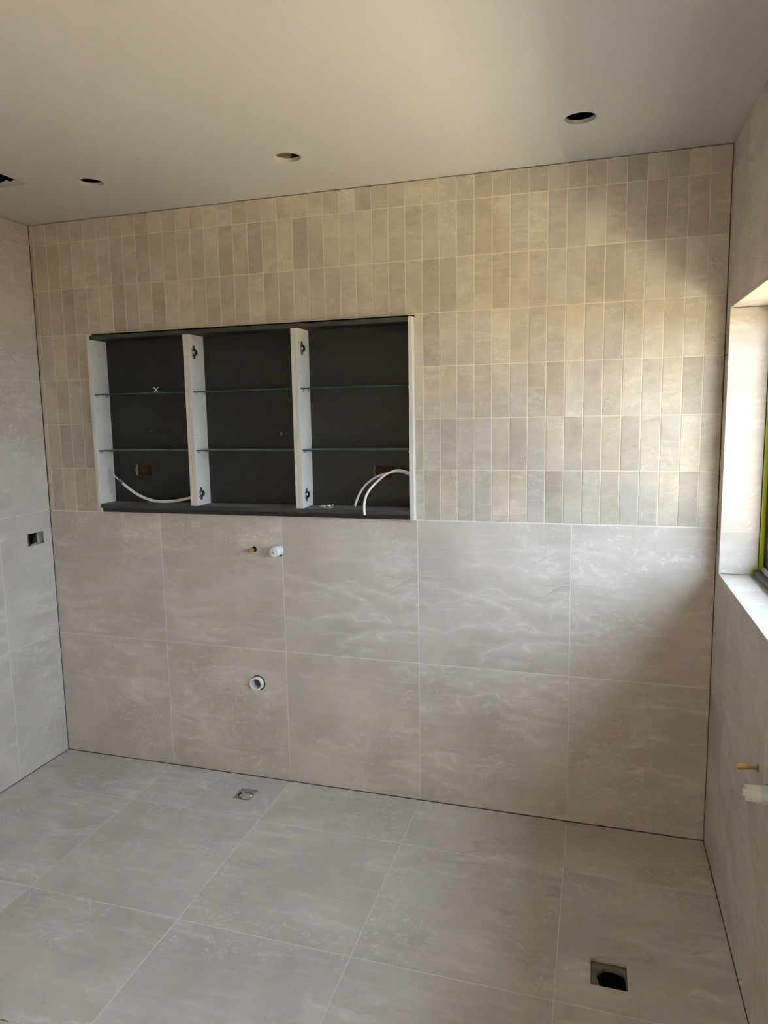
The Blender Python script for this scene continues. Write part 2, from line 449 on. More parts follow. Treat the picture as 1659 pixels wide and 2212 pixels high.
# torn paper lining along the square cut-out
tp = bmesh.new(); xs = [0.19 + 0.01 * k for k in range(25)]
lo = [(x, H + 0.012) for x in xs]; hi = [(x, H + 0.018 + 0.010 * abs(math.sin(x * 61)) * rnd.random()) for x in reversed(xs)]
prism(tp, lo + hi, -0.4745, -0.4735, 'xzy')
link_obj('torn_paper', to_mesh(tp), M['paper'], ceiling)
roof = struct(link_obj('roof', to_mesh(boxes((-0.6, W + 0.2, REAR - 0.6, 0.7, H + 0.45, H + 0.60), (W + 0.2, W + 0.80, REAR - 0.6, 0.7, H - 0.05, H + 0.60),  # unseen eave, its drop and overhang shaped to cut high sky light
     (-0.16, -0.10, REAR - 0.16, 0.16, H + 0.013, H + 0.45), (W + 0.10, W + 0.16, REAR - 0.16, 0.16, H + 0.013, H + 0.45),
     (-0.10, W + 0.10, 0.10, 0.16, H + 0.013, H + 0.45), (-0.10, W + 0.10, REAR - 0.16, REAR - 0.10, H + 0.013, H + 0.45))), M['roof']))

# ------------------------------------------------------------------ back wall
NX0, NX1, NZ0, NZ1 = 0.299, 1.800, 1.206, 2.013        # niche for the cabinet
below = to_mesh(boxes((-0.16, W + 0.16, T + 0.001, 0.16, -0.35, NZ0)))
bc = bmesh.new()
cyl(bc, (1.070, -0.02, 1.057), (1.070, 0.09, 1.057), 0.0128, 24)
cyl(bc, (1.187, -0.02, 1.057), (1.187, 0.09, 1.057), 0.0255, 24)
cyl(bc, (1.062, -0.02, 0.447), (1.062, 0.13, 0.447), 0.0350, 32)
below = cut(below, bc)
bm = bmesh.new(); join_into(bm, below)
bx(bm, -0.16, NX0 - 0.001, T + 0.001, 0.16, NZ0, H + 0.01)
bx(bm, NX1 + 0.001, W + 0.16, T + 0.001, 0.16, NZ0, H + 0.01)
bx(bm, NX0 - 0.001, NX1 + 0.001, T + 0.001, 0.16, NZ1, H + 0.01)
bx(bm, NX0 - 0.001, NX1 + 0.001, 0.145, 0.16, NZ0, NZ1)
wall_back = struct(link_obj('wall_back', to_mesh(bm), M['board']))
BX = [0.0, 0.604, 1.204, 1.804, 2.404, W]
bseed = {(0, 1): 2.31, (1, 1): 2.31, (2, 1): 9.43, (3, 1): 9.43, (4, 1): 14.2, (0, 0): 21.7, (1, 0): 26.9, (2, 0): 31.1, (3, 0): 33.3, (4, 0): 37.7}
for i in range(5):
    for j in range(2):
        hole = None
        if (i, j) == (1, 1):
            hole = bmesh.new(); cyl(hole, (1.070, -0.05, 1.057), (1.070, 0.05, 1.057), 0.0128, 24)
            prism(hole, [(1.172, 1.066), (1.183, 1.080), (1.194, 1.078), (1.23, 1.066), (1.23, 1.041), (1.196, 1.030), (1.186, 1.026), (1.172, 1.036), (1.165, 1.052)], -0.05, 0.05, 'xzy')
        if (i, j) == (1, 0):
            hole = bmesh.new(); cyl(hole, (1.062, -0.05, 0.447), (1.062, 0.05, 0.447), 0.0355, 36)
        x0, x1 = BX[i] + (0.0002 if i == 0 else 0), BX[i + 1] - (0.0002 if i == 4 else 0)
        tile('wall_tile', wall_back, 'back', x0, x1, ZJ[j], ZJ[j + 1], 0.0, M['tile'], 0.0027, seed=bseed[(i, j)],
             tint=rnd.uniform(-0.5, 0.5), warm=rnd.uniform(-0.5, 0.5), holes=hole)
# small stacked tiles
PX, X0 = 0.06705, 0.0235
cols = [0.0004] + [X0 + PX * k for k in range(43)] + [W - 0.0010]
PZ = 0.2025
rowz = [1.2055 + PZ * k for k in range(7)] + [H - 0.0012]
for ci in range(len(cols) - 1):
    for ri in range(7):
        x0, x1, z0, z1 = cols[ci], cols[ci + 1], rowz[ri], rowz[ri + 1]
        if ri < 4:
            if x1 > NX0 and x0 < NX1:
                if x0 < NX0 < x1:
                    x1 = NX0
                elif x0 < NX1 < x1:
                    x0 = NX1
                else: continue
            if x1 - x0 < 0.012: continue
        t = rnd.gauss(0, 0.85); t = max(-1.7, min(1.5, t))
        if rnd.random() < 0.10: t += 1.0
        o = tile('mosaic_tile', wall_back, 'back', x0, x1, z0, z1, rnd.uniform(-0.0005, 0.0001), M['mosaic'], 0.0030, r=0.0009,
                 seed=rnd.uniform(1, 60), tint=t, warm=rnd.gauss(0, 1.0))
        o.rotation_euler = (max(-0.003, min(0.003, rnd.gauss(0, 0.0012))), 0, max(-0.006, min(0.006, rnd.gauss(0, 0.003))))
gb = bmesh.new()
gy0, gy1 = 0.0009, 0.0088
bx(gb, 0.004, NX0, gy0, gy1, 1.203, NZ1); bx(gb, NX1, W - 0.004, gy0, gy1, 1.203, NZ1)
bx(gb, 0.004, W - 0.004, gy0, gy1, NZ1, H - 0.006)
link_obj('grout', to_mesh(gb), M['grout'], wall_back)
gb = bmesh.new()
for x in BX[1:5]: bx(gb, x - 0.0014, x + 0.0014, 0.0003, 0.0088, 0.001, 1.203)
for z in (0.6038,): bx(gb, 0.004, W - 0.004, 0.0003, 0.0088, z - 0.0014, z + 0.0014)
bx(gb, 0.004, W - 0.004, 0.0003, 0.0088, 1.2025, 1.2058)
link_obj('grout', to_mesh(gb), M['grout_pale'], wall_back)

# ------------------------------------------------------------------ left wall
wl = to_mesh(boxes((-0.16, -T - 0.001, REAR - 0.16, T + 0.001, -0.35, H + 0.01)))
wl = cut(wl, boxes((-0.085, 0.02, -0.158, -0.050, 1.052, 1.118)))
wall_left = struct(link_obj('wall_left', wl, M['board']))
LY = [-0.0002, -0.3156, -0.9156, -1.5156, -2.1156, -2.7156, -3.3156, -3.9156, REAR]
LZ = [0.0004, 0.6038, 1.2075, 1.8110, 2.4140, H - 0.0005]
for i in range(8):
    for j in range(5):
        hole = boxes((-0.05, 0.05, -0.155, -0.053, 1.057, 1.114)) if (i, j) == (0, 1) else None
        tile('wall_tile', wall_left, 'left', LY[i + 1], LY[i], LZ[j], LZ[j + 1], 0.0, M['tile'], 0.0027, seed=rnd.uniform(1, 60),
             tint=rnd.uniform(-0.5, 0.5), warm=rnd.uniform(-0.5, 0.5), holes=hole)
gb = bmesh.new()
for y in LY[1:8]: bx(gb, -0.0088, -0.0003, y - 0.0014, y + 0.0014, 0.004, H - 0.006)
for z in LZ[1:5]: bx(gb, -0.0088, -0.0003, REAR, -0.004, z - 0.0014, z + 0.0014)
link_obj('grout', to_mesh(gb), M['grout_pale'], wall_left)

# ------------------------------------------------------------------ right wall with window opening
XO = W + 0.20                                        # outer face
bw = to_mesh(boxes((W + T + 0.001, XO, REAR - 0.16, T + 0.001, -0.35, WIN_Z0 - T)))
rc = bmesh.new()
cyl(rc, (W - 0.03, -0.806, 0.697), (W + 0.10, -0.806, 0.697), 0.0125, 24)
cyl(rc, (W - 0.03, -0.935, 0.692), (W + 0.10, -0.935, 0.692), 0.0270, 24)
bw = cut(bw, rc)
bm = bmesh.new(); join_into(bm, bw)
bx(bm, W + T + 0.001, XO, REAR - 0.16, T + 0.001, WIN_Z1 + T, H + 0.01)
bx(bm, W + T + 0.001, XO, WIN_Y0 + T, T + 0.001, WIN_Z0 - T, WIN_Z1 + T)
bx(bm, W + T + 0.001, XO, REAR - 0.16, WIN_Y1 - T, WIN_Z0 - T, WIN_Z1 + T)
wall_right = struct(link_obj('wall_right', to_mesh(bm), M['board']))
RY = [-0.0004, -0.270, -0.870, -1.470, -2.070, -2.670, -3.270, -3.870, REAR]
for i in range(8):
    for j in range(5):
        y1, y0, z0, z1 = RY[i], RY[i + 1], LZ[j], LZ[j + 1]
        hole = None
        if y0 < WIN_Y0 and y1 > WIN_Y1 and z1 > WIN_Z0 and z0 < WIN_Z1:
            if y1 <= WIN_Y0 and y0 >= WIN_Y1 and z0 >= WIN_Z0 and z1 <= WIN_Z1: continue
            hole = boxes((W - 0.05, W + 0.05, WIN_Y1 - T - 0.0004, WIN_Y0 + T + 0.0004, WIN_Z0 - T - 0.0004, WIN_Z1 + T + 0.0004))
        if (i, j) == (1, 1) or (i, j) == (2, 1):
            hole = hole or bmesh.new()
            if i == 1: cyl(hole, (W - 0.05, -0.806, 0.697), (W + 0.05, -0.806, 0.697), 0.0125, 24)
            else: cyl(hole, (W - 0.05, -0.935, 0.692), (W + 0.05, -0.935, 0.692), 0.0275, 24)
        tile('wall_tile', wall_right, 'right', y0, y1, z0, z1, W, M['tile'], 0.0027, seed=rnd.uniform(1, 60),
             tint=rnd.uniform(-0.5, 0.5), warm=rnd.uniform(-0.5, 0.5), holes=hole)
gb = bmesh.new()
for y in RY[1:8]:
    for z0, z1 in ((0.004, WIN_Z0 - 0.01), (WIN_Z1 + 0.01, H - 0.006)): bx(gb, W + 0.0003, W + 0.0088, y - 0.0014, y + 0.0014, z0, z1)
bx(gb, W + 0.0003, W + 0.0088, REAR, -0.004, 0.6025, 0.6051); bx(gb, W + 0.0003, W + 0.0088, REAR, -0.004, 2.4127, 2.4153)
link_obj('grout', to_mesh(gb), M['grout_pale'], wall_right)
# tiled reveal: jamb, sill, soffit
JZ = [WIN_Z0, 1.2040, 1.8110, WIN_Z1]
for k in range(3):
    tile('reveal_tile', wall_right, 'back', W - 0.0009, REV, JZ[k], JZ[k + 1], WIN_Y0, M['tile'], 0.0018, seed=rnd.uniform(1, 60), tint=0.5)
SY = [WIN_Y0, -0.325, -0.925, -1.525, WIN_Y1]
for k in range(4):
    tile('reveal_tile', wall_right, 'floor', W - 0.0009, REV, SY[k + 1], SY[k], WIN_Z0, M['tile'], 0.0018, seed=rnd.uniform(1, 60), tint=0.5)
    tile('reveal_tile', wall_right, 'soffit', W - 0.0009, REV, SY[k + 1], SY[k] - (0.002 if k == 0 else 0), WIN_Z1, M['tile'], 0.0018, seed=rnd.uniform(1, 60), tint=0.3)
for k in range(3):
    o = tile('reveal_tile', wall_right, 'back', W - 0.0009, REV, JZ[k], JZ[k + 1], WIN_Y1, M['tile'], 0.0018, seed=rnd.uniform(1, 60))
    o.rotation_euler = (0, 0, math.pi)
gb = bmesh.new()
for z in JZ[1:3]: bx(gb, W + 0.001, REV, WIN_Y0 + 0.0009, WIN_Y0 + 0.0088, z - 0.0012, z + 0.0012)
for y in SY[1:4]:
    bx(gb, W + 0.001, REV, y - 0.0012, y + 0.0012, WIN_Z0 - 0.0088, WIN_Z0 - 0.0007)
    bx(gb, W + 0.001, REV, y - 0.0012, y + 0.0012, WIN_Z1 + 0.0007, WIN_Z1 + 0.0088)
link_obj('grout', to_mesh(gb), M['grout_pale'], wall_right)

# rear wall, out of view
DX0, DX1, DZ = 1.43, 2.06, 2.06                     # unseen doorway behind the camera, added to let in warm fill light
wall_rear = struct(link_obj('wall_rear', to_mesh(boxes((-0.16, DX0, REAR - 0.16, REAR, -0.35, H + 0.01), (DX1, XO, REAR - 0.16, REAR, -0.35, H + 0.01),
    (DX0, DX1, REAR - 0.16, REAR, DZ, H + 0.01), (DX0, DX1, REAR - 0.16, REAR, -0.35, -0.001))), M['paint']))

# ------------------------------------------------------------------ window
win = bpy.data.objects.new('window_1', None); C.objects.link(win); win.location = (REV, WIN_Y0, WIN_Z0); struct(win)
wy0, wy1, wz0, wz1 = WIN_Y0, WIN_Y1, WIN_Z0, WIN_Z1
F0, F1 = REV + 0.014, REV + 0.075
part('frame_stile', to_mesh(bevel_box(F0, F1, wy0 - 0.045, wy0 + 0.006, wz0 - 0.006, wz1 + 0.006, 0.0015)), M['frame'], win)
part('frame_stile', to_mesh(bevel_box(F0, F1, wy1 - 0.006, wy1 + 0.045, wz0 - 0.006, wz1 + 0.006, 0.0015)), M['frame'], win)
part('frame_rail', to_mesh(bevel_box(F0, F1, wy1 + 0.045, wy0 - 0.045, wz1 - 0.045, wz1 + 0.006, 0.0015)), M['frame'], win)
part('frame_rail', to_mesh(bevel_box(F0, F1, wy1 + 0.045, wy0 - 0.045, wz0 + 0.022, wz0 + 0.060, 0.0015)), M['frame'], win)
part('sill_track', to_mesh(bevel_box(REV - 0.016, F1, wy1 + 0.004, wy0 - 0.010, wz0 + 0.0005, wz0 + 0.021, 0.0015)), M['track'], win)
tr = bmesh.new(); prism(tr, [(REV + 0.004, wz0 + 0.0225), (REV + 0.0125, wz0 + 0.0225), (REV + 0.0125, wz0 + 0.038), (REV + 0.0100, wz0 + 0.038)], wy1 + 0.004, wy0 - 0.026, 'xzy')
part('track_lip', to_mesh(tr), M['steel'], win)
ym = (wy0 + wy1) / 2
part('mullion', to_mesh(bevel_box(F0 + 0.01, F1, ym - 0.022, ym + 0.022, wz0 + 0.060, wz1 - 0.045, 0.0015)), M['frame'], win)
for a, b in ((wy1 + 0.045, ym - 0.022), (ym + 0.022, wy0 - 0.045)):
    part('glass_pane', to_mesh(boxes((F0 + 0.030, F0 + 0.036, a, b, wz0 + 0.060, wz1 - 0.045))), M['pane'], win)
# fluorescent masking tape round the edge of the frame
tm = bmesh.new()
zt = [wz0 + 0.016 + 0.03 * k for k in range(30)]
wob = [0.0012 * math.sin(k * 1.7) + (0.004 if k == 5 else 0) for k in range(30)]
prism(tm, [(REV + 0.0005, z) for z in zt] + [(REV + 0.0150 + w, z) for z, w in reversed(list(zip(zt, wob)))], wy0 - 0.0075, wy0 - 0.0060, 'xzy')
bx(tm, REV - 0.0195, REV + 0.010, wy0 - 0.0105, wy0 - 0.0015, wz0 + 0.0215, wz0 + 0.0235)
bx(tm, REV - 0.0200, REV - 0.0180, wy0 - 0.0105, wy0 - 0.0015, wz0 + 0.0008, wz0 + 0.0235)
tag(link_obj('masking_tape', to_mesh(tm), M['tape']), 'bright yellow-green masking tape along the black window frame', 'tape')

# ------------------------------------------------------------------ outside
ground = struct(link_obj('ground', to_mesh(boxes((XO, 30, -25, 25, -0.45, -0.30))), M['ground']))
shaping_wall = struct(link_obj('light_shaping_wall', to_mesh(boxes((6.4, 7.0, -25, 25, -0.30, 1.4))), M['render']))  # unseen wall, added to limit the sunlit ground that lights the ceiling

fill_bounce = struct(link_obj('fill_bounce_wall', to_mesh(boxes((-2.0, 4.5, REAR - 1.75, REAR - 1.60, -0.30, 2.6), (-2.0, 4.5, REAR - 1.60, REAR - 0.16, -0.32, -0.12))), M['fill_bounce']))  # unseen wall and slab, added to bounce warm fill through the rear doorway

# ------------------------------------------------------------------ recessed cabinet
CF, CB = -0.035, 0.082
cab = thing('wall_cabinet', 'open recessed wall cabinet with white sides, charcoal back and three bays', 'cabinet', (1.05, 0.0, 1.207))
PEGZ = (1.806, 1.677, 1.555, 1.427)
def panel(name, x0, x1, z0, z1, side, extra=None):
    me = to_mesh(bevel_box(x0, x1, CF, CB, z0, z1, 0.0005))
    c = bmesh.new(); s = x1 if side > 0 else x0; d = -0.008 * side
    for z in PEGZ:
        for y in (-0.010, 0.057): cyl(c, (s + 0.002 * side, y, z), (s + d, y, z), 0.0028, 10)
    if extra: extra(c)
    me = cut(me, c)
    me.materials.clear(); me.materials.append(M['white']); me.materials.append(M['edge'])
    for p in me.polygons:
        if abs(p.center.y - CF) < 1e-4: p.material_index = 1
    return part(name, me, None, cab)
def ex_left(c):
    cyl(c, (0.340, 0.048, 1.387), (0.25, 0.048, 1.387), 0.0110, 20)
    for y, z in ((0.031, 1.916), (0.052, 1.292)): cyl(c, (0.32, y, z), (0.306, y, z), 0.0040, 10)
sides = [panel('side_panel', 0.300, 0.316, 1.207, 2.006, 1, ex_left), panel('side_panel', 1.783, 1.799, 1.207, 2.004, -1)]
d1a = panel('divider_panel', 0.790, 0.8055, 1.2465, 1.9845, -1); d1b = panel('divider_panel', 0.8065, 0.822, 1.2465, 1.9845, 1)
d2a = panel('divider_panel', 1.290, 1.3055, 1.2465, 1.9845, -1); d2b = panel('divider_panel', 1.3065, 1.322, 1.2465, 1.9845, 1)
tph = to_mesh(bevel_box(0.3165, 1.7825, CF + 0.001, CB, 1.985, 2.003, 0.0006)); tph.materials.append(M['dark']); tph.materials.append(M['darkedge'])
for p in tph.polygons:
    if p.normal.y < -0.9: p.material_index = 1
part('top_panel', tph, None, cab)
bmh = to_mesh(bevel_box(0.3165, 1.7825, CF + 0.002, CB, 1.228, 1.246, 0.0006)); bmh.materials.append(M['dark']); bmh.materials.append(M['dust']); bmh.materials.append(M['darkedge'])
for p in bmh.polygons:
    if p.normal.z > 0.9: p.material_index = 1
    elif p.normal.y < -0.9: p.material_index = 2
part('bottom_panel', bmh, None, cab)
part('plinth', to_mesh(bevel_box(0.3165, 1.7825, CF + 0.016, CF + 0.032, 1.208, 1.2275, 0.0006)), M['dark'], cab)
bp = to_mesh(boxes((0.3005, 1.7985, CB + 0.0005, CB + 0.0165, 1.210, 2.003)))
oc = bmesh.new()
def socket_cut(x0, x1, z0, z1):
    zc = (z0 + z1) / 2
    prism(oc, [(x0, z0), (x1, z0), (x1, zc - 0.004), (x1 + 0.004, zc - 0.004), (x1 + 0.004, zc + 0.004), (x1, zc + 0.004), (x1, z1), (x0, z1), (x0, zc + 0.004), (x0 - 0.004, zc + 0.004), (x0 - 0.004, zc - 0.004), (x0, zc - 0.004)], 0.07, 0.12, 'xzy')
socket_cut(0.4345, 0.517, 1.367, 1.421); socket_cut(1.600, 1.676, 1.366, 1.418)
bp = cut(bp, oc); bp.materials.clear(); bp.materials.append(M['dark']); bp.materials.append(M['mdf'])
for p in bp.polygons:
    if CB + 0.002 < p.center.y < CB + 0.015 and 0.35 < p.center.x < 1.75 and 1.3 < p.center.z < 1.5: p.material_index = 1
part('back_panel', bp, None, cab)
part('backing_board', to_mesh(boxes((0.36, 0.60, 0.120, 0.126, 1.32, 1.47))), M['brown'], cab)
part('backing_board', to_mesh(boxes((1.54, 1.75, 0.120, 0.126, 1.32, 1.47))), M['brown'], cab)
# glass shelves and their pins
bays = ((0.316, 0.790), (0.822, 1.290), (1.322, 1.783))
for x0, x1 in bays:
    for zc in (1.742, 1.489):
        me = to_mesh(bevel_box(x0 + 0.0015, x1 - 0.0015, -0.026, CB - 0.002, zc - 0.0025, zc + 0.0025, 0.0004))
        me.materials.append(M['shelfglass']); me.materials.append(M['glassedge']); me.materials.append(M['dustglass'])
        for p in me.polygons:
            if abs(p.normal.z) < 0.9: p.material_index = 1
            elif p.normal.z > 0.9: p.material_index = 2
        sh = part('glass_shelf', me, None, cab)
        for xs, s in ((x0, 1), (x1, -1)):
            for y in (-0.010, 0.057):
                b = bmesh.new()
                cyl(b, (xs - 0.0 * s, y, zc - 0.0075), (xs + 0.009 * s, y, zc - 0.0075), 0.0042, 12)
                bx(b, min(xs, xs + 0.009 * s), max(xs, xs + 0.009 * s), y - 0.0045, y + 0.0045, zc - 0.0055, zc - 0.0027)
                part('shelf_pin', to_mesh(b, smooth=40), M['pin'], cab)
# hinge mounting plates
def hinge_plate(x, y, z):
    b = bmesh.new()
    prism(b, [(y - 0.006, z - 0.0275), (y + 0.006, z - 0.0275), (y + 0.008, z - 0.022), (y + 0.008, z + 0.022), (y + 0.006, z + 0.0275), (y - 0.006, z + 0.0275), (y - 0.008, z + 0.022), (y - 0.008, z - 0.022)], x + 0.0002, x + 0.0042, 'yzx')
    bmesh.ops.bevel(b, geom=[e for e in b.edges], offset=0.0012, segments=2, affect='EDGES')
    hp = part('hinge_plate', to_mesh(b, smooth=40), M['hinge'], cab)
    b = bmesh.new(); lathe(b, [(0.0150, 0.0), (0.0150, 0.0055), (0.0125, 0.0085), (0.0085, 0.0090), (0.0080, 0.0060), (0.0050, 0.0055), (0.0045, 0.0075), (0.0, 0.0080)], (x + 0.0030, y + 0.001, z), (1, 0, 0), 22)
    link_obj('hub', to_mesh(b, smooth=35), M['hinge'], hp)
    b = bmesh.new()
    pts = [Vector((x + 0.006, y + 0.008 + 0.018 * math.cos(a), z + 0.0085 * math.sin(a))) for a in [math.radians(-80 + 16 * k) for k in range(11)]]
    tube(b, pts, 0.0011, 6, side=(1, 0, 0))
    link_obj('clip_loop', to_mesh(b, smooth=60), M['hinge'], hp)
    for dz in (0.0105, -0.0125):
        b = bevel_box(x + 0.004, x + 0.0075, y - 0.0240, y - 0.006, z + dz - 0.0013, z + dz + 0.0013, 0.0004)
        link_obj('prong', to_mesh(b), M['hinge'], hp)
    for dz in (-0.0205, 0.0205):
        b = bmesh.new(); lathe(b, [(0.0032, 0), (0.0030, 0.0010), (0.0, 0.0015)], (x + 0.0042, y, z + dz), (1, 0, 0), 12)
        link_obj('screw', to_mesh(b, smooth=50), M['chrome'], hp)
for x, y, z in ((0.822, -0.004, 1.910), (0.822, -0.002, 1.299), (1.322, -0.001, 1.906), (1.322, 0.002, 1.301)): hinge_plate(x, y, z)
# paint chips and scuffs on the back panel
for x, z, w, h in ((1.180, 1.553, 0.007, 0.009), (1.179, 1.546, 0.003, 0.005), (1.206, 1.557, 0.004, 0.002), (0.524, 1.574, 0.003, 0.002)):
    b = bmesh.new(); prism(b, [(x, z), (x + w, z - h * 0.2), (x + w, z + h * 0.25), (x + w * 0.45, z + h * 0.4), (x + w * 0.35, z + h), (x, z + h * 0.9)], CB - 0.0006, CB + 0.0004, 'xzy')
    part('chip', to_mesh(b), M['paper'], cab)

# ------------------------------------------------------------------ cables
cl = thing('twin_cable', 'white twin cable with dark blue tape band, sagging across the left bay', 'cable', (0.60, 0.03, 1.2465))
path = smooth_path([(0.28, 0.056, 1.390), (0.3166, 0.048, 1.3857), (0.3539, 0.035, 1.3655), (0.3912, 0.025, 1.3443)], 6)
b = bmesh.new(); tube(b, path, 0.0034, 10); part('lead', to_mesh(b, smooth=60), M['cable'], cl)
body = [(0.386, 0.026, 1.3475), (0.4294, 0.02, 1.3184), (0.4739, 0.02, 1.29), (0.5238, 0.02, 1.2686), (0.5739, 0.02, 1.257), (0.6211, 0.025, 1.2555), (0.6683, 0.03, 1.2588), (0.7154, 0.035, 1.2669), (0.7475, 0.04, 1.2743), (0.7885, 0.045, 1.285)]
for off, rr in ((Vector((0, 0, 0.0030)), 0.0036), (Vector((0, -0.001, -0.0030)), 0.0036)):
    b = bmesh.new(); tube(b, [p + off for p in smooth_path(body, 6)], rr, 10); part('core', to_mesh(b, smooth=60), M['cable'], cl)
b = bmesh.new(); tube(b, smooth_path([(0.379, 0.0285, 1.3520), (0.401, 0.0235, 1.3370)], 4), 0.0062, 12); part('tape_band', to_mesh(b, smooth=60), M['bluetape'], cl)
A = [(1.5232, 0.045, 1.2502), (1.5427, 0.05, 1.2996), (1.5774, 0.055, 1.346), (1.6349, 0.055, 1.3801), (1.7098, 0.05, 1.3968), (1.7627, 0.052, 1.3830), (1.7832, 0.054, 1.372)]
Bp = [(1.5951, -0.047, 1.2274), (1.5938, -0.046, 1.2581), (1.5961, -0.042, 1.2864), (1.6035, -0.03, 1.3138), (1.6236, -0.01, 1.3448), (1.661, 0.01, 1.3802), (1.6925, 0.02, 1.398), (1.7238, 0.03, 1.4035), (1.7641, 0.04, 1.3927), (1.7835, 0.043, 1.384)]
b = bmesh.new(); tube(b, smooth_path(A, 8), 0.0046, 12)
tag(link_obj('power_cable', to_mesh(b, smooth=60), M['cable']), 'white cable arching to the cabinet floor behind the longer hanging cable', 'cable', 'white cables in the right bay')
b = bmesh.new(); tube(b, smooth_path(Bp, 8), 0.0050, 12)
tag(link_obj('power_cable', to_mesh(b, smooth=60), M['cable']), 'white cable hanging over the front edge of the cabinet floor', 'cable', 'white cables in the right bay')

# ------------------------------------------------------------------ small things left in the cabinet
b = bmesh.new(); zs = 1.7448
cx0, cz0, L, wd = 0.6095, zs + 0.0125, 0.0165, 0.0014
for s in (1, -1):
    a = math.radians(47) * s; u = Vector((math.cos(a), math.sin(a))); v = Vector((-u.y, u.x))
    prism(b, [(cx0 + u.x * i + v.x * j, cz0 + u.y * i + v.y * j) for i, j in ((-L, -wd), (L, -wd), (L, wd), (-L, wd))], 0.018, 0.0215, 'xzy')
tag(link_obj('tile_spacer', to_mesh(b), M['cable']), 'small white cross-shaped tile spacer standing on the upper glass shelf', 'spacer')
b = bevel_box(0.598, 0.660, 0.012, 0.024, zs, zs + 0.0028, 0.0004)
tag(link_obj('timber_shim', to_mesh(b), M['brown']), 'thin brown strip lying beside the cross-shaped spacer on the glass shelf', 'shim')
b = bmesh.new(); prism(b, [(0.548, 0.010), (0.572, 0.014), (0.571, 0.020), (0.547, 0.015)], zs, zs + 0.0016, 'xyz')
tag(link_obj('paper_scrap', to_mesh(b), M['paper']), 'small pale paper scrap on the upper glass shelf left of the spacer', 'paper scrap', 'paper scraps on glass shelves')
b = bmesh.new(); prism(b, [(0.503, 0.030), (0.540, 0.034), (0.538, 0.048), (0.501, 0.043)], 1.4918, 1.4932, 'xyz')
tag(link_obj('paper_scrap', to_mesh(b), M['paper']), 'small pale paper scrap on the lower glass shelf of the left bay', 'paper scrap', 'paper scraps on glass shelves')
# leaflet and chrome hinge on the cabinet floor
lf = thing('leaflet', 'thin grey leaflet with a red edge lying on the right bay floor', 'leaflet', (1.38, -0.005, 1.2462))
b = bmesh.new(); prism(b, [(1.340, -0.012), (1.392, -0.030), (1.425, 0.020), (1.365, 0.034)], 1.2463, 1.2470, 'xyz'); part('sheet', to_mesh(b), M['leaf'], lf)
b = bmesh.new(); prism(b, [(1.345, -0.016), (1.388, -0.0305), (1.390, -0.0285), (1.346, -0.0135)], 1.24705, 1.2474, 'xyz'); part('red_edge', to_mesh(b), M['red'], lf)
hg = thing('loose_hinge', 'small chrome hinge lying loose on the right bay floor', 'hinge', (1.41, 0.0, 1.2474))
b = bmesh.new(); lathe(b, [(0.0150, 0.0), (0.0172, 0.0012), (0.0178, 0.0085), (0.0165, 0.0095), (0.0152, 0.0085), (0.0146, 0.0020), (0.0, 0.0016)], (1.428, 0.010, 1.2474), (0, 0, 1), 28)
part('cup', to_mesh(b, smooth=40), M['chrome'], hg)
b = bmesh.new(); rg = [Vector((1.398 + 0.0140 * math.cos(t * math.pi / 12), 0.004 + 0.0140 * math.sin(t * math.pi / 12), 1.2545)) for t in range(0, 23)]
tube(b, rg, 0.0020, 8); part('ring', to_mesh(b, smooth=60), M['chrome'], hg)
b = bmesh.new(); prism(b, [(1.376, 1.2476), (1.402, 1.2476), (1.404, 1.2505), (1.394, 1.2525), (1.380, 1.2515)], -0.016, -0.006, 'xzy')
bmesh.ops.bevel(b, geom=list(b.edges), offset=0.0008, segments=2, affect='EDGES')
part('arm', to_mesh(b, smooth=40), M['chrome'], hg)
b = bmesh.new(); tube(b, smooth_path([(1.402, -0.012, 1.2495), (1.420, -0.018, 1.2500), (1.442, -0.010, 1.2500), (1.449, 0.004, 1.2500)], 6), 0.0016, 8)
part('spring', to_mesh(b, smooth=60), M['chrome'], hg)

# ------------------------------------------------------------------ pipe stubs
def capped_pipe(name, label, base, ax):
    base, ax = Vector(base), Vector(ax)
    t = thing(name, label, 'pipe', base, 'white capped water pipe stubs')
    b = bmesh.new(); lathe(b, [(0.0, -0.06), (0.0225, -0.06), (0.0225, 0.018), (0.0215, 0.020), (0.0, 0.020)], base, ax, 28)
    part('collar', to_mesh(b, smooth=40), M['pvc_blue'], t)
    b = bmesh.new(); lathe(b, [(0.0, 0.0195), (0.0205, 0.0195), (0.0205, 0.050), (0.0195, 0.0525), (0.0150, 0.0530), (0.0145, 0.0510), (0.0, 0.0510)], base, ax, 28)
    part('cap', to_mesh(b, smooth=40), M['pvc'], t)
    b = bmesh.new(); lathe(b, [(0.0085, 0.0512), (0.0085, 0.0570), (0.0075, 0.0585), (0.0050, 0.0585), (0.0050, 0.0560), (0.0, 0.0560)], base, ax, 20)
    nb = part('nub', to_mesh(b, smooth=40), M['pvc'], t)
    b = bmesh.new(); lathe(b, [(0.0048, 0.0562), (0.0048, 0.0585), (0.0, 0.0592)], base, ax, 16)
    sc_ = part('screw', to_mesh(b, smooth=40), M['steel'], t)
capped_pipe('capped_pipe', 'white capped pipe stub beside the brass stub under the cabinet', (1.187, 0, 1.057), (0, -1, 0))
capped_pipe('capped_pipe', 'white capped pipe stub on the wall below the window', (W, -0.935, 0.692), (-1, 0, 0))
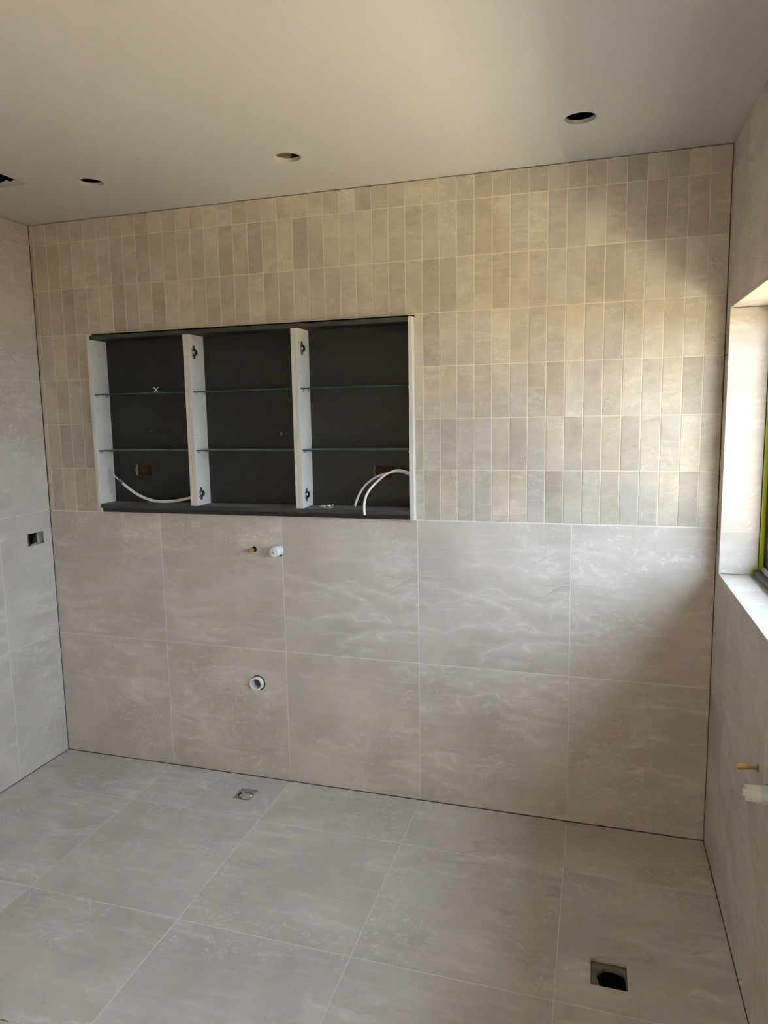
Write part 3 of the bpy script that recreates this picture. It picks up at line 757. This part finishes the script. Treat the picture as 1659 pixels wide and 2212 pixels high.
def brass_stub(label, base, ax, ln, rr):
    base, ax = Vector(base), Vector(ax)
    t = thing('brass_stub', label, 'pipe', base, 'brass water pipe stubs')
    b = bmesh.new(); lathe(b, [(0.0, -0.08), (rr * 0.62, -0.08), (rr * 0.62, ln * 0.45), (rr * 0.80, ln * 0.47), (rr * 0.80, ln * 0.55), (0.0, ln * 0.55)], base, ax, 20)
    part('rod', to_mesh(b, smooth=40), M['brass'], t)
    b = bmesh.new(); lathe(b, [(0.0, ln * 0.55), (rr, ln * 0.55), (rr, ln * 0.94), (rr * 0.92, ln), (rr * 0.45, ln), (rr * 0.4, ln * 0.96), (0.0, ln * 0.96)], base, ax, 12)
    part('cap', to_mesh(b, smooth=35), M['brass'], t)
brass_stub('brass pipe stub poking from a round hole in the back wall', (1.070, 0, 1.057), (0, -1, 0), 0.042, 0.0100)
brass_stub('brass pipe stub poking from the wall below the window', (W, -0.806, 0.697), (-1, 0, 0), 0.050, 0.0078)
wp = thing('waste_pipe', 'open white plastic waste pipe end low in the back wall', 'pipe', (1.060, 0, 0.447))
b = bmesh.new(); lathe(b, [(0.0195, 0.010), (0.0195, -0.004), (0.0225, -0.006), (0.0228, 0.017), (0.0300, 0.018), (0.0310, 0.016), (0.0310, -0.09), (0.0270, -0.09), (0.0270, -0.010), (0.0195, -0.012)], (1.060, 0, 0.447), (0, -1, 0), 40)
part('pipe_end', to_mesh(b, smooth=40), M['pvc'], wp)
b = bmesh.new(); lathe(b, [(0.0312, -0.02), (0.0345, -0.02), (0.0345, 0.0015), (0.0312, 0.0015)], (1.062, 0, 0.447), (0, -1, 0), 40, closed=True)
part('seal', to_mesh(b, smooth=40), M['black'], wp)

# ------------------------------------------------------------------ floor wastes
fw = thing('floor_waste', 'square chrome floor waste with a rounded bowl by the back wall', 'drain', (1.0575, -0.155, -0.009))
b = bmesh.new(); sq = 0.0420; r0 = 0.0325; n = 48; inner = []; outer = []
for k in range(n):
    a = 2 * math.pi * k / n; c_, s_ = math.cos(a), math.sin(a); m_ = max(abs(c_), abs(s_))
    inner.append(b.verts.new((1.0575 + r0 * c_, -0.155 + r0 * s_, -0.0075))); outer.append(b.verts.new((1.0575 + sq * c_ / m_, -0.155 + (sq + 0.0045) * s_ / m_, -0.0050)))
for k in range(n): b.faces.new((inner[k], inner[(k + 1) % n], outer[(k + 1) % n], outer[k]))
me = to_mesh(b)
o = part('square_rim', me, M['steel'], fw); sm = o.modifiers.new('thick', 'SOLIDIFY'); sm.thickness = 0.0015
b = bmesh.new(); lathe(b, [(0.0325, -0.0070), (0.0330, -0.004), (0.0315, -0.0035), (0.0300, -0.012), (0.0260, -0.030), (0.0180, -0.046), (0.0100, -0.053), (0.0100, -0.075)], (1.0575, -0.155, 0), (0, 0, 1), 40)
o = part('bowl', to_mesh(b, smooth=60), M['chrome'], fw)
b = bmesh.new(); tube(b, smooth_path([(1.030, -0.160, -0.012), (1.045, -0.150, -0.0095), (1.066, -0.150, -0.0095), (1.084, -0.158, -0.012)], 6), 0.0045, 10, side=(0, 1, 0), sx=1.7)
part('bridge', to_mesh(b, smooth=60), M['chrome'], fw)

ow = thing('floor_opening', 'square floor cut-out with rough mortar around a black pipe hole', 'drain', (2.553, -0.783, -0.02))
b = bmesh.new(); n = 40; inn = []; low = []; out = []; rim = []
for k in range(n):
    a = 2 * math.pi * k / n; c_, s_ = math.cos(a), math.sin(a); m_ = max(abs(c_), abs(s_))
    rr = 0.0470 * (1 + 0.05 * math.sin(3 * a + 1.0) + 0.05 * math.sin(7 * a) * rnd.random()) + rnd.uniform(-0.0012, 0.0012)
    cx_, cy_ = 2.566, -0.787
    inn.append(b.verts.new((min(2.600, cx_ + rr * c_), max(-0.831, min(-0.735, cy_ + rr * s_)), -0.018 + rnd.uniform(-0.002, 0.002))))
    low.append(b.verts.new((min(2.600, cx_ + rr * c_ * 0.98), max(-0.831, min(-0.735, cy_ + rr * s_ * 0.98)), -0.0265)))
    out.append(b.verts.new((2.553 + 0.0478 * c_ / m_, -0.783 + 0.0488 * s_ / m_, -0.014 + rnd.uniform(-0.003, 0.003))))
for k in range(n):
    j = (k + 1) % n
    b.faces.new((inn[k], inn[j], out[j], out[k])); b.faces.new((low[k], low[j], inn[j], inn[k]))
part('mortar_bed', to_mesh(b, smooth=50), M['mortar'], ow)
b = bmesh.new(); lathe(b, [(0.0475, -0.0275), (0.0475, -0.150), (0.0, -0.150)], (2.553, -0.783, 0), (0, 0, 1), 32)
part('drain_pipe', to_mesh(b, smooth=40), M['void'], ow)

ti = thing('tile_insert_waste', 'square tiled floor waste cover at the lower left corner of the floor', 'drain', (0.928, -1.455, -0.02))
o = part('tile_insert', to_mesh(bevel_box(0.8825, 0.9735, -1.5005, -1.4095, -0.010, -0.0005, 0.0006)), M['tile'], ti)
o['seed'] = 3.1; o['tint'] = 0.3; o['warm'] = -0.3
part('tray', to_mesh(boxes((0.885, 0.971, -1.498, -1.412, -0.03, -0.0105))), M['black'], ti)

# ------------------------------------------------------------------ electrical box in the left wall
eb = thing('wall_socket_box', 'open galvanised socket box with loose black conduit in the left wall', 'socket box', (-0.04, -0.104, 1.055))
part('box_back', to_mesh(boxes((-0.0835, -0.0820, -0.157, -0.051, 1.053, 1.117))), M['mortar'], eb)
part('box_floor', to_mesh(boxes((-0.081, -0.010, -0.157, -0.0535, 1.0530, 1.0545))), M['steel'], eb)
part('bracket', to_mesh(bevel_box(-0.058, -0.0155, -0.0530, -0.0510, 1.0545, 1.1165, 0.0004)), M['pvc_blue'], eb)
part('box_lip', to_mesh(boxes((-0.0115, -0.0100, -0.056, -0.0505, 1.0545, 1.1165), (-0.0100, -0.0035, -0.0540, -0.0530, 1.0575, 1.1135))), M['steel'], eb)
part('timber_stud', to_mesh(bevel_box(-0.0815, -0.0600, -0.0600, -0.0510, 1.0545, 1.1165, 0.0008)), M['stud'], eb)
for pts, r in (([(-0.030, -0.072, 1.128), (-0.028, -0.076, 1.106), (-0.026, -0.087, 1.083), (-0.024, -0.105, 1.060)], 0.0075), ([(-0.036, -0.064, 1.128), (-0.035, -0.065, 1.095), (-0.034, -0.069, 1.060)], 0.0062)):
    b = bmesh.new(); tube(b, smooth_path(pts, 6), r, 12); part('conduit', to_mesh(b, smooth=60), M['black'], eb)
b = bmesh.new(); tube(b, smooth_path([(-0.021, -0.073, 1.128), (-0.020, -0.074, 1.10), (-0.020, -0.073, 1.056)], 6), 0.0017, 8); part('wire', to_mesh(b, smooth=60), M['cable'], eb)
b = bmesh.new(); prism(b, [(-0.125, 1.0546), (-0.084, 1.0546), (-0.086, 1.060), (-0.090, 1.066), (-0.095, 1.059), (-0.110, 1.061)], -0.020, -0.017, 'yzx'); part('plaster_crumb', to_mesh(b), M['paper'], eb)
b = bmesh.new(); prism(b, [(-0.052, 1.0546), (-0.026, 1.0546), (-0.024, 1.070), (-0.030, 1.085), (-0.036, 1.094), (-0.046, 1.078)], -0.0545, -0.0531, 'xzy'); part('plaster_crumb', to_mesh(b), M['pvc'], eb)
